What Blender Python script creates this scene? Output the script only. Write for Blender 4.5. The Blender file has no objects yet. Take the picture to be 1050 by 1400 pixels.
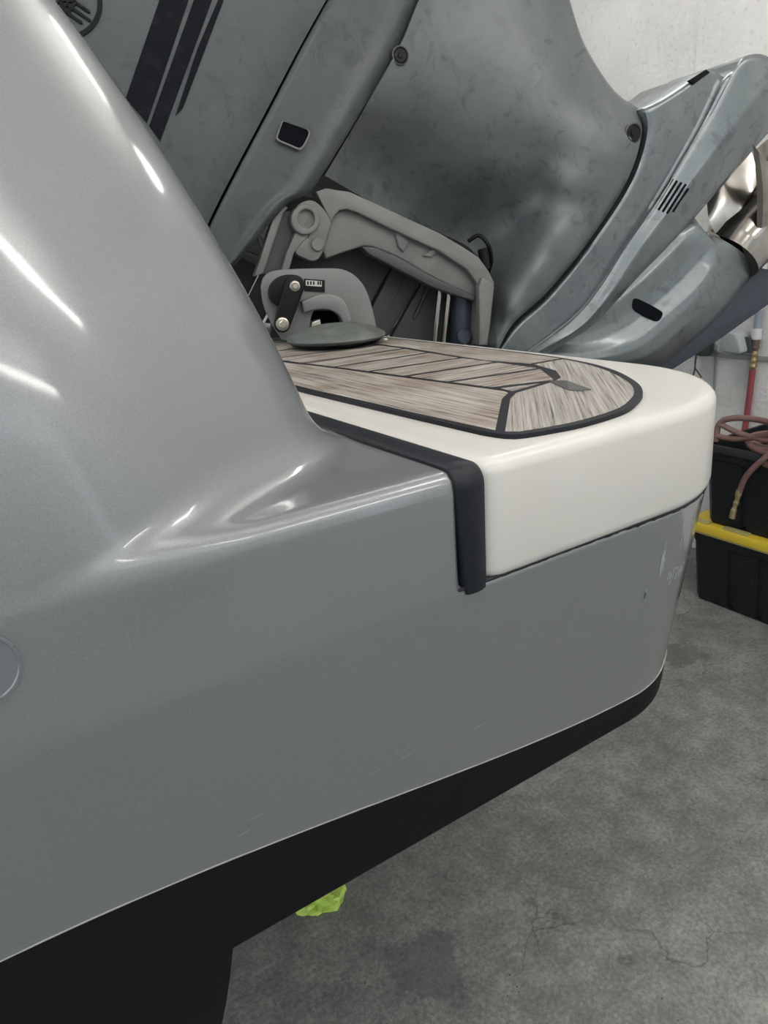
import bpy, bmesh, random
import numpy as np
from math import *
from mathutils import Vector, Matrix
random.seed(4); rng = np.random.default_rng(4)
scn = bpy.context.scene
# ------------------------------------------------------------------ camera
F = 1000.; CAM = np.array([-.495, -.634, 1.6]); YAW, PITCH, ROLL = radians(58), radians(20), radians(4)
fh = np.array([cos(YAW), sin(YAW), 0]); r0 = np.array([sin(YAW), -cos(YAW), 0])
fw = fh*cos(PITCH) - np.array([0, 0, 1])*sin(PITCH); u0 = np.cross(r0, fw)
RT = r0*cos(ROLL) - u0*sin(ROLL); UP = u0*cos(ROLL) + r0*sin(ROLL)
cd = bpy.data.cameras.new('camera'); cam = bpy.data.objects.new('camera', cd); scn.collection.objects.link(cam)
cd.sensor_fit = 'HORIZONTAL'; cd.sensor_width = 36; cd.lens = 36*F/1050; cd.clip_start = .02; cd.clip_end = 60
mw = Matrix([[RT[i], UP[i], -fw[i], CAM[i]] for i in range(3)] + [[0, 0, 0, 1]]); cam.matrix_world = mw
scn.camera = cam
# ------------------------------------------------------------------ world, lights, exposure
scn.view_settings.view_transform = 'Standard'; scn.view_settings.look = 'None'
scn.view_settings.gamma = 1; scn.view_settings.use_curve_mapping = False
scn.view_settings.exposure = 0.05
w = bpy.data.worlds.new('sky'); scn.world = w; w.use_nodes = True
bg = w.node_tree.nodes['Background']; bg.inputs[0].default_value = (.87, .94, 1, 1); bg.inputs[1].default_value = 1.45
def area(name, loc, rot, sx, sy, power, col=(1, 1, 1)):
    l = bpy.data.lights.new(name, 'AREA'); l.shape = 'RECTANGLE'; l.size = sx; l.size_y = sy; l.energy = power; l.color = col
    o = bpy.data.objects.new(name, l); o.location = loc; o.rotation_euler = rot; scn.collection.objects.link(o); return o
LAMPS = [(-.3, -2.6), (1.6, -2.6), (-.3, -.6), (1.6, -.6), (-.3, 1.5), (1.6, 1.5)]; LAMP_POWER = 20.5      # hanging shop lights

# ------------------------------------------------------------------ projection of traced pixels onto real planes
def ray(px, py): return fw + RT*((px-525)/F) - UP*((py-700)/F)
def onp(px, py, n, c):
    d = ray(px, py); n = np.array(n, float); t = (c - n@CAM)/(n@d); return CAM + t*d
def Zp(px, py, z=1.35): return onp(px, py, (0, 0, 1), z)
def Yp(px, py, y=0.): return onp(px, py, (0, 1, 0), y)
def Xp(px, py, x=0.): return onp(px, py, (1, 0, 0), x)
MN = np.array([.266, .964, 0]); MN /= np.linalg.norm(MN); MC = float(MN@np.array([.5, 1.25, 0]))
def MP(px, py, d=0.): return onp(px, py, MN, MC+d)

# ------------------------------------------------------------------ materials
def mat(name, col, rough=.5, metal=0., coat=0., bump=None, noise=None, spec=.5, emis=None, alpha=None):
    m = bpy.data.materials.new(name); m.use_nodes = True; nt = m.node_tree; b = nt.nodes['Principled BSDF']
    b.inputs['Base Color'].default_value = (*col, 1); b.inputs['Roughness'].default_value = rough
    b.inputs['Metallic'].default_value = metal; b.inputs['Coat Weight'].default_value = coat; b.inputs['Coat Roughness'].default_value = .04
    b.inputs['Specular IOR Level'].default_value = spec
    tc = nt.nodes.new('ShaderNodeTexCoord')
    if noise:   # (scale, second colour, contrast low, high)
        n = nt.nodes.new('ShaderNodeTexNoise'); n.inputs['Scale'].default_value = noise[0]; n.inputs['Detail'].default_value = 6
        nt.links.new(tc.outputs['Object'], n.inputs['Vector'])
        r = nt.nodes.new('ShaderNodeMapRange'); r.inputs[1].default_value = noise[2]; r.inputs[2].default_value = noise[3]
        nt.links.new(n.outputs[0], r.inputs[0])
        mx = nt.nodes.new('ShaderNodeMix'); mx.data_type = 'RGBA'
        mx.inputs[6].default_value = (*col, 1); mx.inputs[7].default_value = (*noise[1], 1)
        nt.links.new(r.outputs[0], mx.inputs[0]); nt.links.new(mx.outputs[2], b.inputs['Base Color'])
    if bump:    # (scale, strength, distance)
        n = nt.nodes.new('ShaderNodeTexNoise'); n.inputs['Scale'].default_value = bump[0]; n.inputs['Detail'].default_value = 4
        nt.links.new(tc.outputs['Object'], n.inputs['Vector'])
        bp = nt.nodes.new('ShaderNodeBump'); bp.inputs['Strength'].default_value = bump[1]; bp.inputs['Distance'].default_value = bump[2]
        nt.links.new(n.outputs[0], bp.inputs['Height']); nt.links.new(bp.outputs[0], b.inputs['Normal'])
    if emis: b.inputs['Emission Color'].default_value = (*emis[:3], 1); b.inputs['Emission Strength'].default_value = emis[3]
    return m
def chain(m):
    nt = m.node_tree; return nt, nt.nodes['Principled BSDF'], nt.nodes.new
def ramp(nt, src, stops):
    r = nt.nodes.new('ShaderNodeValToRGB'); e = r.color_ramp.elements
    while len(e) < len(stops): e.new(.5)
    for el, (p, c) in zip(e, stops): el.position = p; el.color = (*c, 1)
    nt.links.new(src, r.inputs[0]); return r.outputs[0]
def mixc(nt, f, a, b, mode='MIX'):
    x = nt.nodes.new('ShaderNodeMix'); x.data_type = 'RGBA'; x.blend_type = mode
    for s, i in ((f, 0), (a, 6), (b, 7)):
        if hasattr(s, 'is_linked'): nt.links.new(s, x.inputs[i])
        else: x.inputs[i].default_value = s if i == 0 else (*s, 1)
    return x.outputs[2]
def tex(nt, kind, scale, vec=None, **kw):
    t = nt.nodes.new('ShaderNodeTex'+kind); t.inputs['Scale'].default_value = scale
    for k, v in kw.items():
        if k in t.inputs.keys(): t.inputs[k].default_value = v
        else: setattr(t, k, v)
    if vec is not None: nt.links.new(vec, t.inputs['Vector'])
    return t
def mapping(nt, scale=(1, 1, 1), rot=(0, 0, 0), loc=(0, 0, 0)):
    tc = nt.nodes.new('ShaderNodeTexCoord'); mp = nt.nodes.new('ShaderNodeMapping')
    mp.inputs['Scale'].default_value = scale; mp.inputs['Rotation'].default_value = rot; mp.inputs['Location'].default_value = loc
    nt.links.new(tc.outputs['Object'], mp.inputs[0]); return mp.outputs[0]

M = {}
M['gel'] = mat('grey_gelcoat', (.25, .26, .265), .36, .42, 1.0); M['gel'].node_tree.nodes['Principled BSDF'].inputs['Coat Roughness'].default_value = .09
def gel_extra():
    nt, b, N = chain(M['gel'])
    v = mapping(nt); n = tex(nt, 'Noise', 900, v); c = ramp(nt, n.outputs[0], [(.4, (.212, .225, .232)), (.65, (.258, .270, .277))])
    nt.links.new(c, b.inputs['Base Color'])
    v2 = mapping(nt, (3, 3, 1)); n2 = tex(nt, 'Noise', 2.2, v2, Detail=1.0)
    bp = N('ShaderNodeBump'); bp.inputs['Strength'].default_value = .05; bp.inputs['Distance'].default_value = .02
    nt.links.new(n2.outputs[0], bp.inputs['Height']); nt.links.new(bp.outputs[0], b.inputs['Coat Normal'])
gel_extra()
M['cream'] = mat('cream_gelcoat', (.63, .61, .575), .42, 0, .35, noise=(3, (.59, .57, .53), .4, .7))
M['paint'] = mat('black_bottom_paint', (.008, .008, .010), .62, 0, 0, bump=(60, .25, .004), spec=.12)
M['seal'] = mat('black_seal', (.010, .012, .017), .45, spec=.3, bump=(120, .2, .002))
M['caulk'] = mat('black_caulk', (.010, .011, .016), .55, spec=.3, bump=(200, .3, .001))
M['edge'] = mat('pale_paint_edge', (.30, .29, .28), .6)
M['patch'] = mat('clear_patch', (.19, .21, .225), .2, .3, 1.0)
def teak(name, along):
    m = mat(name, (.3, .27, .23), .75); nt, b, N = chain(m)
    sc = (2, 60, 30) if along == 'x' else (60, 2, 30)
    v = mapping(nt, sc); n = tex(nt, 'Noise', 2.6, v, Detail=7.0, Roughness=.65)
    c = ramp(nt, n.outputs[0], [(.34, (.05, .038, .032)), (.43, (.22, .19, .165)), (.55, (.36, .33, .295)), (.75, (.50, .47, .43))])
    v2 = mapping(nt, (4, 4, 4)); n2 = tex(nt, 'Noise', 2, v2, Detail=5.0)
    c2 = ramp(nt, n2.outputs[0], [(.33, (.70, .60, .50)), (.55, (1, 1, 1))])
    nt.links.new(mixc(nt, .8, c, c2, 'MULTIPLY'), b.inputs['Base Color'])
    bp = N('ShaderNodeBump'); bp.inputs['Strength'].default_value = .9; bp.inputs['Distance'].default_value = .002
    nt.links.new(n.outputs[0], bp.inputs['Height']); nt.links.new(bp.outputs[0], b.inputs['Normal']); return m
M['teakx'] = teak('weathered_teak_fore_aft', 'x'); M['teaky'] = teak('weathered_teak_athwart', 'y')
def teak_end():
    m = mat('weathered_end_teak', (.3, .28, .25), .8); nt, b, N = chain(m)
    v0 = mapping(nt, rot=(0, 0, radians(-48))); mp = N('ShaderNodeMapping'); mp.inputs['Scale'].default_value = (3, 150, 30); nt.links.new(v0, mp.inputs[0]); v = mp.outputs[0]; n = tex(nt, 'Noise', 1.6, v, Detail=6.0, Roughness=.6)
    c = ramp(nt, n.outputs[0], [(.33, (.06, .052, .048)), (.43, (.27, .25, .225)), (.6, (.40, .375, .34)), (.8, (.55, .53, .49))])
    nt.links.new(c, b.inputs['Base Color'])
    bp = N('ShaderNodeBump'); bp.inputs['Strength'].default_value = 1; bp.inputs['Distance'].default_value = .004
    nt.links.new(n.outputs[0], bp.inputs['Height']); nt.links.new(bp.outputs[0], b.inputs['Normal']); return m
M['teakend'] = teak_end()
def motor_paint(name, c1, c2, rough=.42, metal=.25, coat=.12, cr=.3):
    m = mat(name, c1, rough, metal, coat); nt, b, N = chain(m); b.inputs['Coat Roughness'].default_value = cr
    v = mapping(nt, (1, 1, 1)); n = tex(nt, 'Noise', 7, v, Detail=7.0, Roughness=.62, Distortion=.6)
    c = ramp(nt, n.outputs[0], [(.40, c1), (.68, c2)])
    n3 = tex(nt, 'Noise', 15, v, Detail=7.0, Roughness=.7, Distortion=1.2)
    c3 = ramp(nt, n3.outputs[0], [(.36, (.70, .71, .72)), (.46, (1, 1, 1)), (.62, (1.0, 1.0, 1.0)), (.72, (1.18, 1.16, 1.13))])
    nt.links.new(mixc(nt, 1., c, c3, 'MULTIPLY'), b.inputs['Base Color'])
    r = N('ShaderNodeMapRange'); r.inputs[3].default_value = rough-.06; r.inputs[4].default_value = rough+.22
    nt.links.new(n.outputs[0], r.inputs[0]); nt.links.new(r.outputs[0], b.inputs['Roughness']); return m
M['mot'] = motor_paint('dusty_grey_engine_paint', (.115, .13, .134), (.16, .174, .175))
M['cowl'] = motor_paint('dusty_shaded_cowl_paint', (.058, .068, .072), (.082, .090, .093), .42, .3)  # shadow over the cowl is put into this darker base colour
M['leg'] = motor_paint('blue_grey_leg_paint', (.15, .175, .183), (.20, .222, .227), .3, .6, .5, .12)
M['skeg'] = mat('dark_blue_grey_skeg', (.045, .052, .070), .45, .2)
M['cast'] = mat('cast_grey_bracket', (.20, .196, .188), .55, .25, noise=(14, (.165, .16, .157), .4, .7))
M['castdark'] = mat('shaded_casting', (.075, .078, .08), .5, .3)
M['navy'] = mat('navy_decal', (.005, .006, .009), .6, spec=.12, noise=(30, (.014, .016, .020), .5, .8))
M['logo'] = mat('dark_decal', (.012, .014, .017), .6, spec=.15)
M['black'] = mat('black_plastic', (.006, .006, .008), .45, spec=.25)
M['hole'] = mat('dark_recess', (.003, .004, .006), .8, spec=.1)
M['chrome'] = mat('polished_steel', (.40, .38, .35), .16, 1, noise=(9, (.24, .22, .19), .4, .7))
M['steel'] = mat('worn_bolt_steel', (.5, .47, .4), .35, .9)
M['navycyl'] = mat('blue_grey_cylinder', (.05, .065, .09), .4, .3)
M['greyplate'] = mat('satin_grey_plate', (.20, .21, .203), .42, .15)
M['disc'] = mat('dull_green_grey_rubber', (.10, .112, .105), .5, noise=(25, (.15, .16, .15), .45, .7))
M['sticker'] = mat('white_sticker', (.6, .6, .58), .5)
M['tote'] = mat('black_tote_plastic', (.013, .015, .017), .45, spec=.25, noise=(90, (.05, .055, .06), .62, .72), bump=(80, .15, .003))
M['yellow'] = mat('yellow_lid_plastic', (.82, .60, .045), .45)
M['yellowd'] = mat('dark_yellow_plastic', (.42, .36, .14), .5)  # darker yellow: shadow painted on the lid lip, same tone on the bumps
M['hose'] = mat('mauve_rubber_hose', (.20, .10, .10), .55, noise=(8, (.28, .17, .14), .4, .6))
M['redhose'] = mat('red_rubber_hose', (.32, .07, .09), .5)
M['brass'] = mat('brass_fitting', (.50, .40, .22), .35, .7)
M['brown'] = mat('brown_coupler', (.16, .11, .09), .5)
M['pvc'] = mat('white_pvc', (.75, .77, .76), .4)
M['blue'] = mat('blue_pipe_band', (.33, .39, .47), .5)
M['boxgrey'] = mat('grey_box_plastic', (.42, .46, .48), .45)
M['dgreen'] = mat('dark_green_plastic', (.07, .085, .07), .5)
M['railm'] = mat('grey_painted_steel', (.36, .37, .36), .5, .3)
M['lime'] = mat('lime_plastic_bag', (.50, .70, .13), .3)
M['lamp'] = mat('lamp_diffuser', (1, 1, 1), .5, emis=(1, .955, .91, 1))
M['ceil'] = mat('white_ceiling', (.72, .72, .71), .8)
M['block'] = mat('rough_timber', (.2, .14, .08), .8)
def wallmat():
    m = mat('white_painted_block', (.6, .6, .58), .7); nt, b, N = chain(m)
    v = mapping(nt); n = tex(nt, 'Noise', 2.4, v, Detail=6.0); n2 = tex(nt, 'Noise', 45, v, Detail=5.0)
    c = ramp(nt, n.outputs[0], [(.3, (.70, .70, .68)), (.65, (.82, .82, .80))])
    c2 = ramp(nt, n2.outputs[0], [(.3, (.85, .85, .85)), (.42, (1, 1, 1))])
    nt.links.new(mixc(nt, .8, c, c2, 'MULTIPLY'), b.inputs['Base Color'])
    bp = N('ShaderNodeBump'); bp.inputs['Strength'].default_value = .5; bp.inputs['Distance'].default_value = .01
    nt.links.new(n2.outputs[0], bp.inputs['Height']); nt.links.new(bp.outputs[0], b.inputs['Normal']); return m
M['wall'] = wallmat()
DAMP = Zp(583, 1322, 0); DARK = Zp(930, 895, 0)
def floormat():
    m = mat('stained_concrete', (.17, .17, .165), .6); nt, b, N = chain(m)
    v = mapping(nt); n = tex(nt, 'Noise', 2.2, v, Detail=9.0, Roughness=.65); n2 = tex(nt, 'Noise', 12, v, Detail=9.0, Roughness=.72)
    c = ramp(nt, n.outputs[0], [(.3, (.145, .152, .142)), (.5, (.192, .198, .185)), (.7, (.245, .250, .235))])
    c2 = ramp(nt, n2.outputs[0], [(.3, (.60, .60, .60)), (.5, (1, 1, 1)), (.7, (1.45, 1.45, 1.4))])
    c = mixc(nt, .85, c, c2, 'MULTIPLY')
    # dark specks
    vo = tex(nt, 'Voronoi', 42, v); r = ramp(nt, vo.outputs['Distance'], [(.06, (.2, .2, .2)), (.13, (1, 1, 1))])
    nm = tex(nt, 'Noise', 3.1, v, Detail=2.0); rm = ramp(nt, nm.outputs[0], [(.48, (0, 0, 0)), (.6, (1, 1, 1))])
    mm = mixc(nt, rm, (1, 1, 1), r); c = mixc(nt, 1., c, mm, 'MULTIPLY')
    n5 = tex(nt, 'Noise', 90, v, Detail=6.0, Roughness=.7); c = mixc(nt, .7, c, ramp(nt, n5.outputs[0], [(.34, (.55, .55, .55)), (.5, (1, 1, 1)), (.66, (1.5, 1.5, 1.46))]), 'MULTIPLY')
    # light chips
    vo3 = tex(nt, 'Voronoi', 26, v); r3 = ramp(nt, vo3.outputs['Distance'], [(.03, (.8, .8, .8)), (.08, (0, 0, 0))])
    c = mixc(nt, r3, c, (.34, .34, .32))
    # fine cracks
    wv = tex(nt, 'Noise', 5, v, Detail=4.0); sc = mixc(nt, .22, (0, 0, 0), wv.outputs[1], 'ADD')
    va = N('ShaderNodeVectorMath'); va.operation = 'ADD'; nt.links.new(v, va.inputs[0]); nt.links.new(sc, va.inputs[1])
    vo2 = tex(nt, 'Voronoi', 1.7, va.outputs[0], feature='DISTANCE_TO_EDGE'); r2 = ramp(nt, vo2.outputs[0], [(.0015, (.35, .35, .35)), (.0045, (1, 1, 1))])
    nm2 = tex(nt, 'Noise', 2.3, v); rm2 = ramp(nt, nm2.outputs[0], [(.47, (0, 0, 0)), (.56, (.8, .8, .8))])
    c = mixc(nt, 1., c, mixc(nt, rm2, (1, 1, 1), r2), 'MULTIPLY')
    # damp patch and dark mark, at their places on the floor
    for P, rad, colr in ((DAMP, .085, (.075, .085, .085)), (DARK, .09, (.07, .065, .055))):
        s = N('ShaderNodeVectorMath'); s.operation = 'SUBTRACT'; nt.links.new(v, s.inputs[0]); s.inputs[1].default_value = tuple(P)
        l = N('ShaderNodeVectorMath'); l.operation = 'LENGTH'; nt.links.new(s.outputs[0], l.inputs[0])
        ad = N('ShaderNodeMath'); ad.operation = 'MULTIPLY_ADD'; nt.links.new(n2.outputs[0], ad.inputs[0]); ad.inputs[1].default_value = .22
        nt.links.new(l.outputs['Value'], ad.inputs[2])
        rr = N('ShaderNodeMapRange'); nt.links.new(ad.outputs[0], rr.inputs[0]); rr.inputs[1].default_value = rad+.10; rr.inputs[2].default_value = rad+.118
        rr.inputs[3].default_value = .45; rr.inputs[4].default_value = 0
        c = mixc(nt, rr.outputs[0], c, colr)
    nt.links.new(c, b.inputs['Base Color'])
    rg = N('ShaderNodeMapRange'); nt.links.new(n.outputs[0], rg.inputs[0]); rg.inputs[3].default_value = .45; rg.inputs[4].default_value = .75
    nt.links.new(rg.outputs[0], b.inputs['Roughness'])
    bp = N('ShaderNodeBump'); bp.inputs['Strength'].default_value = .4; bp.inputs['Distance'].default_value = .004
    nt.links.new(n2.outputs[0], bp.inputs['Height']); nt.links.new(bp.outputs[0], b.inputs['Normal']); return m
M['floor'] = floormat()

# ------------------------------------------------------------------ mesh helpers
def link(name, me, m, parent=None, smooth=True):
    if m: me.materials.append(m)
    if smooth: me.shade_smooth()
    o = bpy.data.objects.new(name, me); scn.collection.objects.link(o)
    if parent: o.parent = parent
    return o
def mesh(name, v, f, m, parent=None, smooth=True, sharp=None):
    me = bpy.data.meshes.new(name); me.from_pydata([tuple(map(float, p)) for p in v], [], [tuple(map(int, q)) for q in f])
    bm = bmesh.new(); bm.from_mesh(me); bmesh.ops.recalc_face_normals(bm, faces=bm.faces); bm.to_mesh(me); bm.free()
    o = link(name, me, m, parent, smooth)
    if sharp: me.set_sharp_from_angle(angle=radians(sharp))
    return o
def frombm(name, bm, m, parent=None, smooth=True, sharp=35):
    bmesh.ops.recalc_face_normals(bm, faces=bm.faces)
    me = bpy.data.meshes.new(name); bm.to_mesh(me); bm.free(); o = link(name, me, m, parent, smooth)
    if smooth and sharp: me.set_sharp_from_angle(angle=radians(sharp))
    return o
def empty(name, loc=(0, 0, 0)):
    o = bpy.data.objects.new(name, None); o.location = loc; scn.collection.objects.link(o); return o
def tag(o, label=None, cat=None, group=None, kind=None):
    if label: o['label'] = label
    if cat: o['category'] = cat
    if group: o['group'] = group
    if kind: o['kind'] = kind
    return o
def box(bm, lo, hi, bev=0.):
    r = bmesh.ops.create_cube(bm, size=1); vs = r['verts']
    for v in vs:
        for i in range(3): v.co[i] = lo[i] + (v.co[i]+.5)*(hi[i]-lo[i])
    if bev:
        es = {e for v in vs for e in v.link_edges}
        bmesh.ops.bevel(bm, geom=list(es), offset=bev, segments=2, affect='EDGES', profile=.6)
def boxo(name, lo, hi, m, parent=None, bev=0.):
    bm = bmesh.new(); box(bm, lo, hi, bev); return frombm(name, bm, m, parent)
def spline(pts, n, closed=False):
    P = np.array(pts, float)
    if closed: P = np.vstack([P[-1], P, P[0], P[1]])
    else: P = np.vstack([2*P[0]-P[1], P, 2*P[-1]-P[-2]])
    k = len(P)-3; out = []
    dense = []
    for i in range(k):
        a, b, c, d = P[i:i+4]
        for t in np.linspace(0, 1, 12, endpoint=False):
            dense.append(.5*((2*b)+(c-a)*t+(2*a-5*b+4*c-d)*t*t+(3*b-a-3*c+d)*t**3))
    if not closed: dense.append(P[-2])
    D = np.array(dense)
    if closed: D = np.vstack([D, D[0]])
    L = np.r_[0, np.cumsum(np.linalg.norm(np.diff(D, axis=0), axis=1))]
    t = np.linspace(0, L[-1], n+1)[:-1] if closed else np.linspace(0, L[-1], n)
    return np.stack([np.interp(t, L, D[:, j]) for j in range(D.shape[1])], 1)
def lin(pts, n):
    D = np.array(pts, float); L = np.r_[0, np.cumsum(np.linalg.norm(np.diff(D, axis=0), axis=1))]; t = np.linspace(0, L[-1], n)
    return np.stack([np.interp(t, L, D[:, j]) for j in range(D.shape[1])], 1)
def tube(name, pts, rad, m, parent=None, n=40, seg=10, smooth_path=True):
    P = spline(pts, n) if smooth_path else np.array(pts, float)
    n = len(P); rad = np.full(n, rad) if np.isscalar(rad) else np.interp(np.linspace(0, 1, n), np.linspace(0, 1, len(rad)), rad)
    T = np.gradient(P, axis=0); T /= np.linalg.norm(T, axis=1)[:, None]
    a = np.array([0, 0, 1.]) if abs(T[0][2]) < .9 else np.array([1., 0, 0]); v = []; f = []
    for i in range(n):
        a = a - T[i]*(a@T[i]); a /= np.linalg.norm(a); b = np.cross(T[i], a)
        for j in range(seg): an = 2*pi*j/seg; v.append(P[i]+rad[i]*(cos(an)*a+sin(an)*b))
    for i in range(n-1):
        for j in range(seg): k = (j+1) % seg; f.append((i*seg+j, i*seg+k, (i+1)*seg+k, (i+1)*seg+j))
    f.append(tuple(range(seg))[::-1]); f.append(tuple((n-1)*seg+j for j in range(seg)))
    return mesh(name, v, f, m, parent, True, 50)
def lathe(name, o, axis, prof, m, parent=None, seg=32):
    """prof: list of (distance along axis, radius)"""
    o = np.array(o, float); ax = np.array(axis, float); ax /= np.linalg.norm(ax)
    a = np.array([0, 0, 1.]) if abs(ax[2]) < .9 else np.array([1., 0, 0]); a -= ax*(a@ax); a /= np.linalg.norm(a); b = np.cross(ax, a)
    v = []; f = []
    for h, r in prof:
        for j in range(seg): an = 2*pi*j/seg; v.append(o+ax*h+max(r, 1e-5)*(cos(an)*a+sin(an)*b))
    n = len(prof)
    for i in range(n-1):
        for j in range(seg): k = (j+1) % seg; f.append((i*seg+j, i*seg+k, (i+1)*seg+k, (i+1)*seg+j))
    f.append(tuple(range(seg))[::-1]); f.append(tuple((n-1)*seg+j for j in range(seg)))
    return mesh(name, v, f, m, parent, True, 40)
def prism(name, front, back, m, parent=None, bev=0., holes=None, sharp=35):
    """solid between two corresponding 3-D outlines (optionally with hole outlines)"""
    bm = bmesh.new(); loops = [(front, back)] + (holes or [])
    alle = []; rims = []
    for fr, bk in loops:
        A = [bm.verts.new(tuple(p)) for p in fr]; B = [bm.verts.new(tuple(p)) for p in bk]; n = len(A)
        ea = [bm.edges.new((A[i], A[(i+1) % n])) for i in range(n)]; eb = [bm.edges.new((B[i], B[(i+1) % n])) for i in range(n)]
        for i in range(n): bm.faces.new((A[i], A[(i+1) % n], B[(i+1) % n], B[i]))
        alle.append((ea, eb)); rims += ea
    if holes:
        bmesh.ops.triangle_fill(bm, use_beauty=True, edges=[e for a, _ in alle for e in a])
        bmesh.ops.triangle_fill(bm, use_beauty=True, edges=[e for _, b in alle for e in b])
    else:
        bm.faces.new([e.verts[0] for e in alle[0][0]]); bm.faces.new([e.verts[0] for e in alle[0][1]])
    bmesh.ops.recalc_face_normals(bm, faces=bm.faces)
    if bev: bmesh.ops.bevel(bm, geom=rims, offset=bev, segments=3, affect='EDGES', profile=.5, clamp_overlap=True)
    return frombm(name, bm, m, parent, True, sharp)
def mprism(name, px, d0, d1, m, parent=None, bev=0., holes=None, smooth_n=0):
    """outline traced in the engine's plane, extruded from depth d0 to d1 along the plane normal"""
    if smooth_n: px = spline(px, smooth_n, True)
    fr = [MP(x, y, d0) for x, y in px]; bk = [p + MN*(d1-d0) for p in fr]
    hs = None
    if holes:
        hs = []
        for h in holes:
            hf = [MP(x, y, d0) for x, y in h]; hs.append((hf, [p + MN*(d1-d0) for p in hf]))
    return prism(name, fr, bk, m, parent, bev, hs)
def circ(cx, cy, r, n=24, ry=None): return [(cx+r*cos(2*pi*i/n), cy+(ry or r)*sin(2*pi*i/n)) for i in range(n)]
def coons(top, bottom, left, right, nu, nv, sp=True):
    """top/bottom run left to right, left/right run top to bottom (pixel outlines)"""
    g = spline if sp else lin
    T, B, L, R = g(top, nu), g(bottom, nu), g(left, nv), g(right, nv)
    u = np.linspace(0, 1, nu)[None, :, None]; v = np.linspace(0, 1, nv)[:, None, None]
    return (1-v)*T[None]+v*B[None]+(1-u)*L[:, None]+u*R[:, None]-((1-u)*(1-v)*T[0]+u*(1-v)*T[-1]+(1-u)*v*B[0]+u*v*B[-1])
def tps(ctrl):
    A = np.array([(x, y) for x, y, _ in ctrl])/100.; z = np.array([c for *_, c in ctrl]); n = len(A)
    def K(r2): return np.where(r2 > 0, r2*np.log(np.maximum(r2, 1e-12)), 0)
    r2 = ((A[:, None]-A[None])**2).sum(-1); Pm = np.c_[np.ones(n), A]
    S = np.zeros((n+3, n+3)); S[:n, :n] = K(r2)+np.eye(n)*.003; S[:n, n:] = Pm; S[n:, :n] = Pm.T
    w_ = np.linalg.solve(S, np.r_[z, 0, 0, 0])
    def f(q):
        q = np.array(q)/100.; r = ((q[..., None, :]-A)**2).sum(-1); return K(r)@w_[:n]+w_[n]+q@w_[n+1:]
    return f
SURF = {}
def sd(name, x, y):
    G, D = SURF[name]; k = ((G-[x, y])**2).sum(-1); return D.flat[k.argmin()]
def relief(name, G, dfun, m, parent, centre=.17, edge=.02, edge_px=None, sides='tblr'):
    """shaped solid: traced grid G with depth dfun(px,u,v) toward the viewer, mirrored about the engine's centre plane"""
    nv, nu = G.shape[:2]; u, v = np.meshgrid(np.linspace(0, 1, nu), np.linspace(0, 1, nv)); D = dfun(G, u, v)
    # rounded borders
    dist = np.full((nv, nu), 1e9)
    def acc(border):
        nonlocal dist
        dd = np.sqrt(((G[:, :, None]-border[None, None])**2).sum(-1)).min(-1); dist = np.minimum(dist, dd)
    if 't' in sides: acc(G[0])
    if 'b' in sides: acc(G[-1])
    if 'l' in sides: acc(G[:, 0])
    if 'r' in sides: acc(G[:, -1])
    rp = edge_px or edge*450; s = np.clip(dist/rp, 0, 1); D = D + edge*(1-np.sqrt(1-(1-s)**2))
    SURF[name] = (G, D)
    V = np.array([[MP(*G[i, j], D[i, j]) for j in range(nu)] for i in range(nv)])
    off = (centre-D)[..., None]*2; off = np.maximum(off, .004); W = V + MN*off
    vs = np.vstack([V.reshape(-1, 3), W.reshape(-1, 3)]); N = nv*nu; f = []
    idx = lambda i, j: i*nu+j
    for i in range(nv-1):
        for j in range(nu-1):
            q = (idx(i, j), idx(i, j+1), idx(i+1, j+1), idx(i+1, j)); f.append(q); f.append(tuple(N+k for k in q[::-1]))
    ring = [idx(0, j) for j in range(nu)]+[idx(i, nu-1) for i in range(1, nv)]+[idx(nv-1, j) for j in range(nu-2, -1, -1)]+[idx(i, 0) for i in range(nv-2, 0, -1)]
    for a in range(len(ring)):
        b = (a+1) % len(ring); f.append((ring[a], ring[b], N+ring[b], N+ring[a]))
    return mesh(name, vs, f, m, parent, True, 60)

# ------------------------------------------------------------------ room
def slab(name, lo, hi, m): return tag(boxo(name, lo, hi, m), kind='structure')
WX = 2.75
slab('floor', (-7, -6, -.12), (WX+.2, 4.6, 0), M['floor'])
slab('wall_back', (WX, -4.4, 0), (WX+.2, 4.6, 3.4), M['wall'])
slab('wall_left', (-7, 4.4, 0), (WX, 4.6, 3.4), M['wall'])
slab('added_wall_right', (-7, -5.8, 0), (WX+.2, -5.6, 3.0), M['wall'])  # unseen wall, added to darken what the hull side reflects
slab('ceiling', (-2.0, -4.4, 3.4), (WX+.2, 4.6, 3.55), M['ceil'])
pb = Xp(955, 60, WX)[1]
slab('trim_1', (WX-.012, -4.4, 0), (WX, pb, 3.4), M['wall'])
M['lamp'].node_tree.nodes['Principled BSDF'].inputs['Emission Strength'].default_value = LAMP_POWER
for i, (lx, ly) in enumerate(LAMPS):
    c = empty('shop_light', (lx, ly, 3.05))
    boxo('end_cap', (-.66, -.06, -.045), (-.61, .06, .045), M['pvc'], c); boxo('end_cap', (.61, -.06, -.045), (.66, .06, .045), M['pvc'], c)
    boxo('diffuser', (-.61, -.05, -.035), (.61, .05, .035), M['lamp'], c)
    for sx in (-.55, .55): tube('hanger', [(sx, 0, .035), (sx, 0, .35)], .004, M['railm'], c, 2, 6, False)
    tag(c, 'white hanging shop light, ' + ('forward' if lx < 0 else 'aft') + ' one of the ' + ['outboard', 'middle', 'inboard'][i//2] + ' pair', 'light', 'hanging shop lights')

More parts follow.
